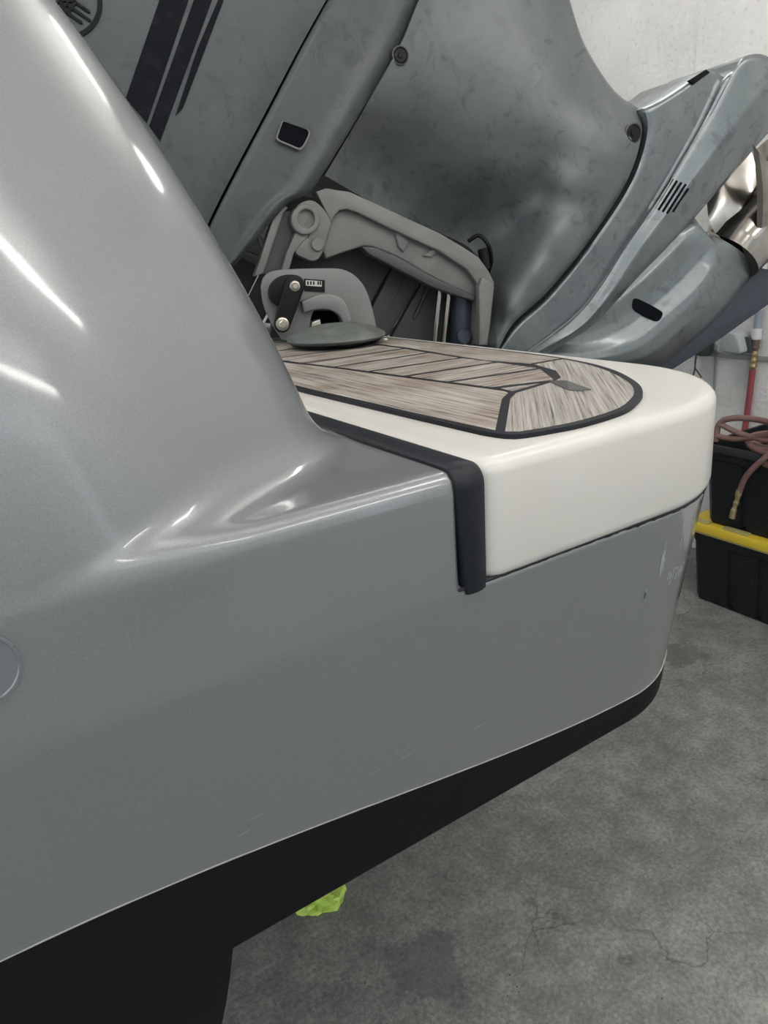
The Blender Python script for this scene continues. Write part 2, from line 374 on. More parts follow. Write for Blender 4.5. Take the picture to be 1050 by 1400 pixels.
# ------------------------------------------------------------------ boat
boat = tag(empty('boat', (0, 0, 0)), 'grey boat hull with a cream-topped swim platform and black bottom paint', 'boat')
DK = 1.35
XE, RE = .70, .30; XC = XE-RE                     # stern plane, corner radius
insz = lambda z: np.interp(z, [.5, .7, .78, .805, .87, 1.2, 1.35, 3], [.55, .30, .12, .050, .043, 0., 0., 0.])
def smax(a, b, k): h = np.clip(.5+.5*(a-b)/k, 0, 1); return b*(1-h)+a*h+k*h*(1-h)
def smin(a, b, k): return -smax(-a, -b, k)
SHC = [0.2979, -0.0005, 0.3132, -0.0065]
def shift(z): q = np.clip(z, 1.2, 2.0)-1.35; return np.polyval(SHC, q)+np.maximum(z-2.0, 0)*.6
def lean(z): q = np.clip(z-1.28, 0, None); return np.where(q < .3, .30*q*q/.6, .30*(q-.15))
def bulwark(x, y, z):
    sx = x+shift(z); sy = y-lean(z)
    f1 = -sy+insz(z)
    f2 = (sx+.262)*sin(radians(33))-(sy-.058)*cos(radians(33))
    f3 = (sx+.052)*sin(radians(58))-(sy-.215)*cos(radians(58))
    nose = (sx+.028)*.93+(sy-.25)*.10
    b = smax(smax(f1, f2, .05), f3, .05); b = smax(b, nose, .05); return smax(b, sy-.40, .06)
def hull_sdf(x, y, z):
    dx = np.maximum(x-XC, 0); dy = np.maximum(RE-y, 0); d = np.hypot(dx, dy)-RE + insz(z)
    top = np.where(x < 0.001, z-DK, z-1.1985)
    body = smax(d, top, np.where(x < .001, .022, .003))
    t = np.clip((x+.47)/.22, 0, 1)*np.clip((z-1.24)/.08, 0, 1); k = .0004+.05*t*t*(3-2*t)
    return smin(body, bulwark(x, y, z), k)
def surface_nets(fn, lo, hi, h):
    n = [int(ceil((hi[i]-lo[i])/h))+1 for i in range(3)]; ax = [lo[i]+h*np.arange(n[i]) for i in range(3)]
    X_, Y_, Z_ = np.meshgrid(*ax, indexing='ij', sparse=False); S = fn(X_, Y_, Z_); ins = S < 0
    c = np.zeros([k-1 for k in n], int)
    for a in (0, 1):
        for b in (0, 1):
            for d in (0, 1): c += ins[a:n[0]-1+a, b:n[1]-1+b, d:n[2]-1+d]
    act = (c > 0) & (c < 8); ids = -np.ones(act.shape, int); I = np.argwhere(act); ids[act] = np.arange(len(I))
    acc = np.zeros((len(I), 3)); cnt = np.zeros(len(I))
    E = [((a, b, d), ax_) for ax_ in range(3) for a in (0, 1) for b in (0, 1) for d in (0, 1) if (a, b, d)[ax_] == 0]
    for (o, ax_) in E:
        p0 = I+np.array(o); p1 = p0.copy(); p1[:, ax_] += 1
        s0 = S[tuple(p0.T)]; s1 = S[tuple(p1.T)]; cr = (s0 < 0) != (s1 < 0); t = np.where(cr, s0/(s0-s1+1e-20), 0)
        q = p0.astype(float); q[:, ax_] += t; acc[cr] += q[cr]; cnt += cr
    V = np.array(lo)+h*acc/cnt[:, None]
    quads = []
    for ax_ in range(3):
        o = [k for k in range(3) if k != ax_]
        sl0 = [slice(None)]*3; sl1 = [slice(None)]*3; sl0[ax_] = slice(0, -1); sl1[ax_] = slice(1, None)
        a = ins[tuple(sl0)]; b = ins[tuple(sl1)]; cr = np.argwhere(a != b)
        ok = (cr[:, o[0]] > 0) & (cr[:, o[1]] > 0) & (cr[:, o[0]] < n[o[0]]-1) & (cr[:, o[1]] < n[o[1]]-1); cr = cr[ok]
        def cell(d0, d1):
            q = cr.copy(); q[:, o[0]] -= d0; q[:, o[1]] -= d1; return ids[tuple(q.T)]
        Q = np.stack([cell(1, 1), cell(0, 1), cell(0, 0), cell(1, 0)], 1); fl = a[tuple(cr.T)]
        if ax_ == 1: fl = ~fl
        Q[~fl] = Q[~fl][:, ::-1]; quads.append(Q)
    return V, np.vstack(quads)
def grad(fn, V, e=2e-4):
    g = np.stack([fn(*(V+np.eye(3)[i]*e).T)-fn(*(V-np.eye(3)[i]*e).T) for i in range(3)], 1)/(2*e); return g
lo, hi = (-1.35, -.05, .70), (.74, 1.3, 2.30)
V, Q = surface_nets(hull_sdf, lo, hi, .009)
for it in range(3):
    g = grad(hull_sdf, V); s = hull_sdf(*V.T); n2 = (g**2).sum(1); st = np.clip(s/np.maximum(n2, .25), -.006, .006); mk = (np.abs(V[:, 0]) > .012)
    V = V - g*(st*mk)[:, None]
me = bpy.data.meshes.new('hull_side'); me.from_pydata(V.tolist(), [], Q.tolist()); hull = link('hull_side', me, M['gel'], boat)
me.validate()

# horizontal position on the hull side: outline point and outward normal for arc parameter s
def outline(s):
    """s = x while on the straight side; continues round the corner and along the stern"""
    if s <= XC: return np.array([s, 0.]), np.array([0, -1.])
    a = (s-XC)/RE
    if a <= pi/2: n = np.array([sin(a), -cos(a)]); return np.array([XC, RE])+RE*n, n
    return np.array([XE, RE+(s-XC-RE*pi/2)]), np.array([1., 0])
def side_pt(s, z, out=0.):
    p, n = outline(s); p = p+n*(out-insz(z)); return np.array([p[0], p[1], z])
def proj(p):
    v = np.array(p)-CAM; d = v@fw; return np.array([525+F*(v@RT)/d, 700-F*(v@UP)/d])
# paint line found on the hull surface
wl_px = np.array([(0, 1312), (100, 1268), (200, 1226), (300, 1183), (400, 1140), (500, 1102), (640, 1048), (760, 1008), (860, 953), (900, 920), (918, 889)])
zs = np.linspace(.80, 1.1, 80)
def wl(s):
    P = np.array([proj(side_pt(s, z)) for z in zs]); yl = np.interp(P[:, 0], wl_px[:, 0], wl_px[:, 1]); k = np.argmin(np.abs(P[:, 1]-yl)); return zs[k]
ss = np.linspace(-.54, .56, 23); zz = np.array([wl(s) for s in ss])
cf = np.polyfit(ss, zz, 3)
WL = lambda s: np.polyval(cf, np.clip(s, -.6, .62))+(.0 if s > -.6 else 0)
S_ = np.r_[np.linspace(-1.34, .38, 70), np.linspace(.39, .85, 40), np.linspace(.87, 1.9, 20)]
ZK = lambda s: .845+.0*s                       # height of the chine
v = []; f = []; prof = 9
for s in S_:
    zw = WL(s); zc = .805; zw = max(zw, zc+.01)
    rows = [side_pt(s, zw, -.002), side_pt(s, zw, .0016)] + [side_pt(s, zw+(zc-zw)*t, .0016) for t in (.33, .66, 1.)]
    p, n = outline(s); i0 = insz(zc)-.0016
    for dz, di in ((-.004, .0015), (-.008, .005), (-.012, .012), (-.016, .03), (-.020, .08), (-.024, .20)):
        q = p-n*(i0+di); rows.append(np.array([q[0], q[1], zc+dz]))
    v += rows
R_ = len(rows)
for i in range(len(S_)-1):
    for j in range(R_-1): f.append((i*R_+j, (i+1)*R_+j, (i+1)*R_+j+1, i*R_+j+1))
mesh('bottom_paint', v, f, M['paint'], boat, True, 50)
# fine pale edge where the paint film ends
v = []; f = []
for s in S_:
    jit = .0003*rng.standard_normal(); zw = WL(s)+.0003
    v += [side_pt(s, zw+.0004+jit, -.001), side_pt(s, zw+.0004+jit, .0014), side_pt(s, zw-.0003, .0019), side_pt(s, zw-.0003, -.001)]
for i in range(len(S_)-1):
    for j in range(3): f.append((i*4+j, (i+1)*4+j, (i+1)*4+j+1, i*4+j+1))
mesh('paint_edge', v, f, M['edge'], boat)
# deeper main bottom forward of the platform
def main_bottom():
    P = []
    for x in (-1.34, -1.0, -.7, -.45, -.352, -.332, -.322):
        r = max(0, (x+.352))*.5
        sec = [(.052+r, .84), (.0495+r, .806), (.056+r, .77), (.064+r, .72), (.075+r, .67), (.095+r, .60), (.70, .42), (1.3, .25), (1.9, .44), (2.4, .6), (2.4, .87)]
        sh = lambda z: (z-.80)*.16*(1 if x > -.5 else 0)
        P.append([(x+sh(z), y, z) for y, z in sec])
    v = [p for r in P for p in r]; n = len(P[0]); f = []
    for i in range(len(P)-1):
        for j in range(n-1): f.append((i*n+j, (i+1)*n+j, (i+1)*n+j+1, i*n+j+1))
        f.append((i*n+n-1, (i+1)*n+n-1, (i+1)*n, i*n))
    f.append(tuple(range(n))); f.append(tuple((len(P)-1)*n+j for j in range(n)))
    return mesh('main_bottom', v, f, M['paint'], boat, True, 40)
main_bottom()
kb = boxo('keel_block', (-.95, 1.15, 0), (-.55, 1.45, .246), M['block'], None, .008); tag(kb, 'timber block under the boat keel', 'block')
# cream platform cap
def loft(name, outl, prof, m, parent, sharp=60, top=True, bottom=True):
    """outl: closed plan outline (points, outward normals); prof: (z, outset)"""
    P, N_ = outl; n = len(P); v = []; f = []
    for z, o in prof:
        for p, q in zip(P, N_): v.append((p[0]+q[0]*o, p[1]+q[1]*o, z))
    for i in range(len(prof)-1):
        for j in range(n): k = (j+1) % n; f.append((i*n+j, i*n+k, (i+1)*n+k, (i+1)*n+j))
    if bottom: f.append(tuple(range(n))[::-1])
    if top: f.append(tuple((len(prof)-1)*n+j for j in range(n)))
    return mesh(name, v, f, m, parent, True, sharp)
def closed_outline(pts):
    P = np.array(pts); nx = np.roll(P, -1, 0)-P; pv = P-np.roll(P, 1, 0)
    nx /= np.linalg.norm(nx, axis=1)[:, None]; pv /= np.linalg.norm(pv, axis=1)[:, None]; t = nx+pv; t /= np.linalg.norm(t, axis=1)[:, None]
    N_ = np.stack([t[:, 1], -t[:, 0]], 1); return P, N_
X0 = .042; rc = .030
pts = [(X0, 2.2)]+[(X0, y) for y in np.linspace(1.9, .05, 12)]+[(X0+rc-rc*cos(a), rc-rc*sin(a)) for a in np.linspace(0, pi/2, 7)]
pts += [(x, 0) for x in np.linspace(.09, .38, 12)]+[tuple(outline(s)[0]) for s in np.linspace(XC, XC+RE*pi/2, 40)]+[(XE, y) for y in np.linspace(.34, 2.2, 14)]
co = closed_outline(pts); rb = .020
prof = [(1.1992, -.003), (1.2005, .000), (1.2055, .003), (1.213, .005)] + [(DK+.003-rb-.02, .003)] + [(DK+.003-rb+rb*sin(a), .003-rb+rb*cos(a)) for a in np.linspace(0, pi/2, 9)] + [(DK+.0032, -.0205)]
loft('platform_cap', co, prof, M['cream'], boat)
# black sealing strip between hull top and cap: over the deck and down the side
def seal():
    xs = [(-.003, 0.002), (.0, .0045), (.018, .006), (.034, .0045), (.043, .001)]
    path = [((0, y, DK), (0, 0, 1)) for y in np.linspace(1.2, .03, 14)]
    path += [((0, .022-.022*sin(a), DK-.022+.022*cos(a)), (0, -sin(a), cos(a))) for a in np.linspace(0, pi/2, 8)]
    path += [((0, side_pt(0, z)[1], z), (0, -1, 0)) for z in np.linspace(DK-.03, 1.192, 8)]
    v = []; f = []
    for (p, n_) in path:
        p = np.array(p, float); n_ = np.array(n_, float)
        taper = .7+.3*np.clip((p[2]-1.19)/.16, 0, 1)
        prof_ = [(-.003, -.03)]+xs+[(.046, -.03)]
        for x, o in prof_: v.append(p+n_*o+np.array([.043-(.043-x)*taper if x < .03 else x, 0, 0]))
    k = len(xs)+2
    for i in range(len(path)-1):
        for j in range(k-1): f.append((i*k+j, (i+1)*k+j, (i+1)*k+j+1, i*k+j+1))
    f.append(tuple(range(k))); f.append(tuple((len(path)-1)*k+j for j in range(k)))
    mesh('seal_strip', v, f, M['seal'], boat, True, 60)
seal()
# rough sealant bead under the cap and dark sealant remains at the corner
v = []; f = []
sv = np.linspace(.0, 1.6, 220)
for s in sv:
    j1, j2 = rng.standard_normal(2)*.0007
    th = .0012 + (.002+.0015*rng.random() if .3 < s < .75 else 0)
    v += [side_pt(s, 1.2025, -.001), side_pt(s, 1.2005, .0015+j1*.4), side_pt(s, 1.1995-th*.8+j2, .0015), side_pt(s, 1.199-th*.8+j2, -.002)]
for i in range(len(sv)-1):
    for j in range(3): f.append((i*4+j, (i+1)*4+j, (i+1)*4+j+1, i*4+j+1))
mesh('sealant_bead', v, f, M['caulk'], boat)
# clear round patch at the left
pc = Yp(-28, 918, side_pt(-.47, 1.22)[1]-.002)
v = []; f = []
for i, (r, o) in enumerate(((0, .0022), (.0285, .0022), (.0295, .0032), (.0312, .0032), (.032, 0))):
    for j in range(48): a = 2*pi*j/48; z = pc[2]+r*1.04*sin(a); v.append((pc[0]+r*cos(a), -o-.0+insz(z), z))
for i in range(4):
    for j in range(48): k = (j+1) % 48; f.append((i*48+j, i*48+k, (i+1)*48+k, (i+1)*48+j))
mesh('round_patch', v, f, M['patch'], boat, True, 30)
# scuffs of old adhesive on the hull corner
def scuff(s0, s1, z0, z1, n, ln, horizontal=False):
    v = []; f = []
    for _ in range(n):
        s = s0+(s1-s0)*rng.random(); z = z0+(z1-z0)*rng.random(); l = ln*(.4+rng.random()); w_ = .0006+(.0004 if horizontal else .0012)*rng.random(); k = len(v)
        if horizontal: a, b = (s-l/2, z-w_), (s+l/2, z+w_+l*.12)
        else: a, b = (s-w_, z-l/2), (s+w_, z+l/2)
        for q in ((a[0], a[1]), (b[0], a[1] if not horizontal else a[1]+l*.12), (b[0], b[1]), (a[0], b[1] if not horizontal else b[1]-l*.12)): v.append(side_pt(q[0], q[1], .0006))
        f.append((k, k+1, k+2, k+3))
    return v, f
v, f = [], []
for a in ((.43, .50, 1.062, 1.085, 60, .007), (.405, .415, 1.09, 1.15, 6, .03), (.44, .53, 1.125, 1.17, 12, .016), (.375, .38, 1.02, 1.07, 2, .03)):
    vv, ff = scuff(*a); k = len(v); v += vv; f += [tuple(q+k for q in t) for t in ff]
tag(mesh('adhesive_scuff', v, f, mat('dried_adhesive', (.36, .37, .37), .6), boat), kind='stuff')
v, f = [], []
for a in ((-.30, .3, .95, 1.0, 7, .018, True),):
    vv, ff = scuff(*a); k = len(v); v += vv; f += [tuple(q+k for q in t) for t in ff]
tag(mesh('hull_scratch', v, f, M['edge'], boat), kind='stuff')

# ------------------------------------------------------------------ teak deck pad
pad = empty('deck_pad'); pad.parent = boat
ZB = DK+.0032; CT = ZB+.0068; PT = ZB+.0072
pad_raw = [(.100, 1.75), (.104, 1.2), (.108, .577), (.113, .40), (.118, .25), (.124, .10), (.131, .066), (.145, .048), (.19, .036), (.25, .029), (.335, .038), (.40, .066), (.451, .098), (.507, .153), (.57, .246), (.61, .34), (.632, .44), (.64, .55), (.64, 1.75)]
pad_out = pad_raw[:5]+[tuple(q) for q in spline(pad_raw[5:-2], 60)]+pad_raw[-2:]
def plate(name, pl, z0, z1, m, parent, bev=.0015):
    A = [(x, y, z1) for x, y in pl]; B = [(x, y, z0) for x, y in pl]; return prism(name, A, B, m, parent, bev)
plate('caulking', pad_out, ZB-.002, CT, M['caulk'], pad, .001)
def inset_poly(pl, d):
    P = np.array(pl, float); a = 0
    for i in range(len(P)): j = (i+1) % len(P); a += P[i][0]*P[j][1]-P[j][0]*P[i][1]
    if a < 0: P = P[::-1]
    nx = np.roll(P, -1, 0)-P; pv = P-np.roll(P, 1, 0); nx /= np.linalg.norm(nx, axis=1)[:, None]; pv /= np.linalg.norm(pv, axis=1)[:, None]
    out = []
    for p, t0, t1 in zip(P, pv, nx):
        n0 = np.array([-t0[1], t0[0]]); n1 = np.array([-t1[1], t1[0]]); b = n0+n1; out.append(p+b/np.linalg.norm(b)*d/max(.35, sqrt((1+n0@n1)/2)))
    return [tuple(q) for q in out]
def board(pl, m, g=.0062, label=None):
    o = plate('plank', inset_poly(pl, g), ZB, PT+rng.uniform(-.0003, .0003), m, pad, .001)
    if label: o['label'] = label
    return o
e = .0035
board([(.106, 1.74), (.110, 1.2), (.113, .577), (.119, .40), (.123, .25), (.130, .10), (.133, .072), (.284, .226), (.322, .253), (.330, .273), (.306, .484), (.274, .767), (.245, .95), (.225, 1.74)], M['teaky'], label='broad outer border plank with a rounded weathered edge')
board([(.133, .072)]+[tuple(q) for q in spline([(.150, .052), (.19, .042), (.25, .035), (.335, .044), (.398, .071), (.448, .104), (.502, .158), (.563, .25), (.604, .343), (.626, .43)], 40)]+[(.537, .435), (.508, .346), (.464, .291), (.433, .275), (.322, .253), (.284, .226)], M['teakend'], label='rounded end plank with cross grain')
board([(.537, .435), (.626, .43), (.634, .55), (.634, 1.74), (.537, 1.74), (.538, .865), (.522, .696), (.515, .552)], M['teaky'])
lowx = lambda y: np.interp(y, [.253, .273, .484, .767, .95, 1.74], [.322, .330, .306, .274, .245, .225])
upx = lambda y: np.interp(y, [.253, .30, .346, .435, .552, .696, .865, 1.05, 1.74], [.433, .47, .508, .537, .515, .522, .538, .537, .537])
SE = [(.253, .253), (.312, .272), (.418, .382), (.535, .512), (.648, .622), (.765, .750), (.882, .862), (1.02, .985), (1.15, 1.11), (1.28, 1.24), (1.41, 1.37), (1.54, 1.50), (1.735, 1.735)]
for (a0, a1), (b0, b1) in zip(SE[:-1], SE[1:]):
    pl = [(lowx(a0), a0)]
    if a0 < .3: pl += [(.433, .275)] if a0 < .26 else [(.434, .276), (.464, .291), (.508, .346)]
    else: pl += [(upx(a1), a1)]
    if b0 < .32: pl = [(.322, .253), (.427, .274), (.330, .306)]
    else: pl += [(upx(b1), b1), (lowx(b0), b0)]
    board(pl, M['teakx'], .0072)
# lifted scrap of the deck sheet near the end plank
c0 = [Zp(750, 520, PT+.004), Zp(775, 520, PT+.012), Zp(808, 532, PT+.006), Zp(778, 533, PT+.001)]
v = [p+np.array([0, 0, k]) for k in (0, -.002) for p in c0]
pc0 = Zp(527, 465, PT); pb_ = lathe('adhesive_bead', pc0, (0, 0, 1), [(-.001, .006), (.002, .0065), (.005, .004), (.006, 0)], M['pvc'], pad, 12)
mesh('loose_flap', v, [(0, 1, 2, 3), (7, 6, 5, 4), (0, 4, 5, 1), (1, 5, 6, 2), (2, 6, 7, 3), (3, 7, 4, 0)], mat('flap_grey', (.12, .12, .12), .6, bump=(300, .6, .002)), pad, False)

# ------------------------------------------------------------------ outboard engine
mot = tag(empty('outboard_motor', tuple(MP(560, 380, .17))), 'large grey outboard engine tilted up behind the platform', 'engine')
base = np.array(mot.location)
before = set(bpy.data.objects)
def flat(G, u, v): return np.zeros(u.shape)
# top cowl, on the left of the dark seam
top_ = coons([(-150, -420), (150, -560), (640, -330)], [(-90, 80), (90, 300), (262, 372)], [(-150, -420), (-190, -150), (-90, 80)], [(640, -330), (446, 0), (366, 148), (287, 300), (262, 372)], 34, 40)
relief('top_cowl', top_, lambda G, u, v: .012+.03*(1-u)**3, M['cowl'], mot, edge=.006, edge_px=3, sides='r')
low_ = coons([(643, -335), (700, -320), (760, -300)], [(265, 374), (290, 372), (322, 362)], [(643, -335), (449, 0), (369, 150), (290, 303), (265, 374)],
             [(760, -300), (600, -60), (571, 0), (545, 60), (500, 142), (443, 236), (420, 266), (392, 280), (322, 362)], 26, 60)
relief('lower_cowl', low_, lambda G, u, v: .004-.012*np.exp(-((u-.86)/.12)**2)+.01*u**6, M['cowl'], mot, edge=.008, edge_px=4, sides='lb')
ap = coons([(761, -300), (830, -200), (765, -60), (779, 0), (800, 62), (838, 124), (872, 148)], [(444, 240), (520, 283), (600, 318), (648, 345), (670, 400), (680, 480)],
           [(602, -60), (573, 0), (548, 60), (502, 142), (444, 240)], [(872, 148), (877, 185), (856, 250), (803, 333), (746, 402), (702, 442), (680, 480)], 56, 56) if False else None
ap = coons([(760, -298), (765, -200), (762, -60), (779, 0), (800, 62), (838, 122), (872, 148)], [(444, 240), (520, 283), (600, 318), (648, 345), (670, 400), (680, 480)],
           [(760, -298), (603, -60), (573, 0), (548, 60), (502, 142), (444, 240)], [(872, 148), (877, 185), (856, 250), (803, 333), (746, 402), (702, 442), (680, 480)], 64, 64)
apd = tps([(575, 0, -.004), (548, 62, -.004), (500, 145, .004), (444, 240, .012), (480, 200, .08), (500, 250, .17), (560, 285, .22), (620, 310, .24), (650, 340, .24), (560, 150, .05), (600, 230, .13),
           (640, 160, .03), (680, 240, .08), (640, 60, .005), (700, 120, .0), (758, 195, .004), (762, 215, .012), (740, 265, .07), (705, 308, .14), (662, 336, .22), (674, 385, .14), (674, 430, .08),
           (772, 250, -.006), (757, 315, -.014), (728, 368, -.012), (697, 420, -.004), (680, 462, .008), (745, 300, .03), (712, 350, .06), (690, 395, .05),
           (760, 100, .01), (820, 170, -.01), (868, 180, .0), (850, 240, -.005), (800, 320, .0), (760, 378, .004), (722, 425, .008), (770, 40, .05), (790, 80, .05), (830, 130, .045), (870, 150, .04),
           (700, -100, .03), (760, -200, .08), (790, 280, -.004)])
relief('apron', ap, lambda G, u, v: apd(G), M['mot'], mot, centre=.30, edge=.012, edge_px=5, sides='tr')
LL = [[(877, 149), (881, 186), (860, 252), (806, 335), (749, 405), (704, 446), (676, 486)],
      [(990, 106), (958, 172), (925, 230), (894, 281), (849, 346), (792, 424), (712, 486)],
      [(1066, 92), (1016, 158), (962, 228), (925, 277), (882, 332), (808, 434), (730, 485)],
      [(1106, 130), (1052, 180), (1007, 232), (950, 297), (914, 336), (874, 377), (812, 443), (750, 484)]]
TT = [[(877, 149), (905, 136), (945, 110), (968, 95), (990, 106)], [(990, 106), (1003, 95), (1018, 77), (1045, 75), (1066, 92)], [(1066, 92), (1086, 100), (1106, 130)]]
NC = [26, 20, 18]; strips = []
for k in range(3):
    g = coons(TT[k], [LL[k][-1], LL[k+1][-1]], LL[k], LL[k+1], NC[k], 80); strips.append(g if k == 0 else g[:, 1:])
lg = np.concatenate(strips, 1); cA, cB = NC[0]-1, NC[0]+NC[1]-2; cE = lg.shape[1]-1
def legd(G, u, v):
    c = u*cE; q = np.interp(c, [0, 3, cA-4, cA-1, cA+1, cA+5, cB-2, cB, cB+2, cE-5, cE], [.012, .006, .010, .010, -.004, -.008, -.024, -.027, -.024, .004, .022]); return q+.02*v
relief('leg_housing', lg, legd, M['leg'], mot, edge=.010, edge_px=5)
gc = coons([(735, 440), (800, 425), (862, 380), (912, 332), (940, 300), (950, 298), (958, 314), (972, 318)], [(770, 496), (830, 510), (898, 506), (940, 474), (988, 430), (1037, 362)],
           [(735, 440), (740, 478), (770, 496)], [(972, 318), (1005, 338), (1037, 362)], 70, 48)
def gcd(G, u, v):
    tor = .17-.088*np.sqrt(np.clip(1-(2*v-1)**2*.97, 0, 1)); st = np.interp(v, [0, .12, .3, .42, .5, .58, .68, .8, .9, .96, 1], [.118, .105, .104, .098, .086, .073, .066, .072, .098, .128, .17])
    k = np.clip((u-.72)/.26, 0, 1); k = k*k*(3-2*k); return st*(1-k)+tor*k
relief('gearcase', gc, gcd, M['leg'], mot, edge=.0, edge_px=1)
mprism('skeg', [(1037, 366), (1110, 378), (1112, 388), (1050, 417), (987, 462), (906, 514), (862, 505), (905, 486), (950, 452), (1000, 410)], .155, .185, M['skeg'], mot, .003)
# cowl decals: three navy stripes and the round emblem
def plate_m(name, px, d, m, parent, th=.002, bev=0): return mprism(name, px, d-th, d+.004, m, parent, bev)
DC = .0108
for px in ([(256, -10), (263, 0)] and [(222, -12), (262, -12), (258, 0), (201, 168), (172, 134)], [(268, -12), (295, -12), (290, 0), (219, 193), (204, 172), (265, 0)], [(302, -12), (311, -12), (306, 0), (250, 148), (240, 158), (270, 66), (298, 0)]):
    plate_m('stripe_decal', px, DC, M['navy'], mot)
ring = circ(92, 6, 48, 48); hole = circ(92, 6, 41, 48)
mprism('emblem_ring', ring, DC-.002, DC+.004, M['logo'], mot, 0, [hole])
for a in (35, 155, 275):
    ca, sa = cos(radians(a)), sin(radians(a)); T_ = lambda x, y: (92+x*ca-y*sa, 6+x*sa+y*ca)
    for off, ln in ((-9, 30), (0, 38), (9, 30)):
        q = [T_(6 if off else 0, off-1.8), T_(ln, off-1.8), T_(ln+2, off), T_(ln, off+1.8), T_(6 if off else 0, off+1.8)]; plate_m('emblem_fork', q, DC, M['logo'], mot)
    plate_m('emblem_fork', [T_(4, -11), T_(9, -11), T_(9, 11), T_(4, 11)], DC, M['logo'], mot, .0022)
# rectangular latch recess
rr = spline([(388, 166), (400, 170), (414, 175), (421, 178), (422, 183), (417, 194), (413, 200), (408, 202), (396, 197), (384, 192), (380, 188), (382, 180), (386, 169)], 40, True)
rr2 = np.array([390+(p-[401, 184])*1.0+[11, 184]-[0, 0] for p in rr])*0+rr
outr = (rr-[401, 184])*1.10+[401, 185]
mprism('latch_rim', outr, -.010, .004, M['cast'], mot, .0005, [list(map(tuple, rr))]); mprism('latch_recess', rr, -.0075, .004, M['hole'], mot)
# screws on the apron
for (cx, cy, r, d) in ((547, 76, 8.5, 0), (865, 182, 8.5, 0)):
    d = sd('apron', cx, cy)-.004
    o = MP(cx, cy, d+.006); s = np.linalg.norm(MP(cx+r, cy, d)-MP(cx, cy, d))
    sc = lathe('screw', o, -MN, [(0, s*1.15), (.006, s*1.15), (.0075, s), (.0055, s*.9), (.0055, s*.45), (.0085, s*.42), (.0085, .0)], M['black'], mot)
    lathe('screw_washer', o, -MN, [(-.012, s*1.35), (.004, s*1.35), (.0055, s*1.2), (.005, 0)], M['castdark'], sc, 28)
# grille slots and small latch on the leg
ax = np.array([35, -55.])/65; nr = np.array([55, 35.])/65
for k in range(5):
    c = np.array([909, 262.])+nr*k*6.2-ax*(2)+ax*k*1.2; L_ = 25 if k < 4 else 20
    q = [c-ax*L_-nr*1.5, c+ax*L_*.9-nr*1.5, c+ax*L_*.9+nr*1.5, c-ax*L_+nr*1.5]
    ds = [sd('leg_housing', *t) for t in q]; fr = [MP(*t, d-.0012) for t, d in zip(q, ds)]
    prism('grille_slot', fr, [p_+MN*.006 for p_ in fr], M['hole'], mot)
plate_m('leg_latch', [(942, 110), (966, 95), (971, 99), (948, 116)], sd('leg_housing', 956, 106), M['navy'], mot, .006, .001)
q = spline([(868, 408), (880, 412), (902, 424), (906, 430), (900, 439), (888, 436), (868, 425), (865, 416)], 40, True); fr = [MP(*t_, sd('gearcase', *t_)-.0025) for t_ in q]
prism('drain_slot', fr, [p_+MN*.012 for p_ in fr], M['hole'], mot)
plate_m('anode', spline([(967, 322), (972, 316), (985, 324), (981, 332)], 16, True), .125, M['chrome'], mot, .012, .002)
# propeller
pc_ = MP(1006, 338, .17); axd = MP(1051, 278, .17)-pc_; axd /= np.linalg.norm(axd)
hr = np.linalg.norm(MP(1037, 362, .17)-MP(974, 314, .17))/2
pr = lathe('propeller_hub', pc_-axd*.01, axd, [(-.03, hr*.90), (.008, hr*.93), (.02, hr*.95), (.12, hr*.90), (.24, hr*.84), (.30, hr*.90), (.302, hr*.7), (.26, 0)], M['chrome'], mot, 48)
def blade(T_, B_, L_, R__, dl):
    G = coons(T_, B_, L_, R__, 20, 18); u, v = np.meshgrid(np.linspace(0, 1, 20), np.linspace(0, 1, 18)); D = dl(u, v); th = .002+.006*(1-(2*u-1)**2)*v**.5
    A = np.array([[MP(*G[i, j], D[i, j]-th[i, j]) for j in range(20)] for i in range(18)]).reshape(-1, 3); B = np.array([[MP(*G[i, j], D[i, j]+th[i, j]) for j in range(20)] for i in range(18)]).reshape(-1, 3)
    f = []; N_ = 360
    for i in range(17):
        for j in range(19): q = (i*20+j, i*20+j+1, (i+1)*20+j+1, (i+1)*20+j); f += [q, tuple(N_+x for x in q[::-1])]
    rg = list(range(20))+[i*20+19 for i in range(1, 18)]+[340+j for j in range(18, -1, -1)]+[i*20 for i in range(16, 0, -1)]
    for a in range(len(rg)): b = (a+1) % len(rg); f.append((rg[a], rg[b], N_+rg[b], N_+rg[a]))
    mesh('propeller_blade', np.vstack([A, B]), f, M['chrome'], pr, True, 60)
blade([(966, 262), (985, 222), (1029, 196)], [(982, 326), (1006, 296), (1036, 250)], [(966, 262), (969, 300), (982, 326)], [(1029, 196), (1036, 222), (1036, 250)], lambda u, v: .15+.05*(1-v)-.03*u)
blade([(1029, 196), (1052, 222), (1120, 250)], [(1034, 335), (1046, 358), (1075, 362)], [(1029, 196), (1035, 262), (1034, 335)], [(1120, 250), (1110, 320), (1075, 362)], lambda u, v: .05+.03*v+.10*u*u-.05*sin(1.2)*(1-v))
blade([(1000, 250), (1050, 190), (1110, 180)], [(1010, 290), (1045, 260), (1085, 262)], [(1000, 250), (1003, 272), (1010, 290)], [(1110, 180), (1105, 220), (1085, 262)], lambda u, v: .27+.14*(1-v))
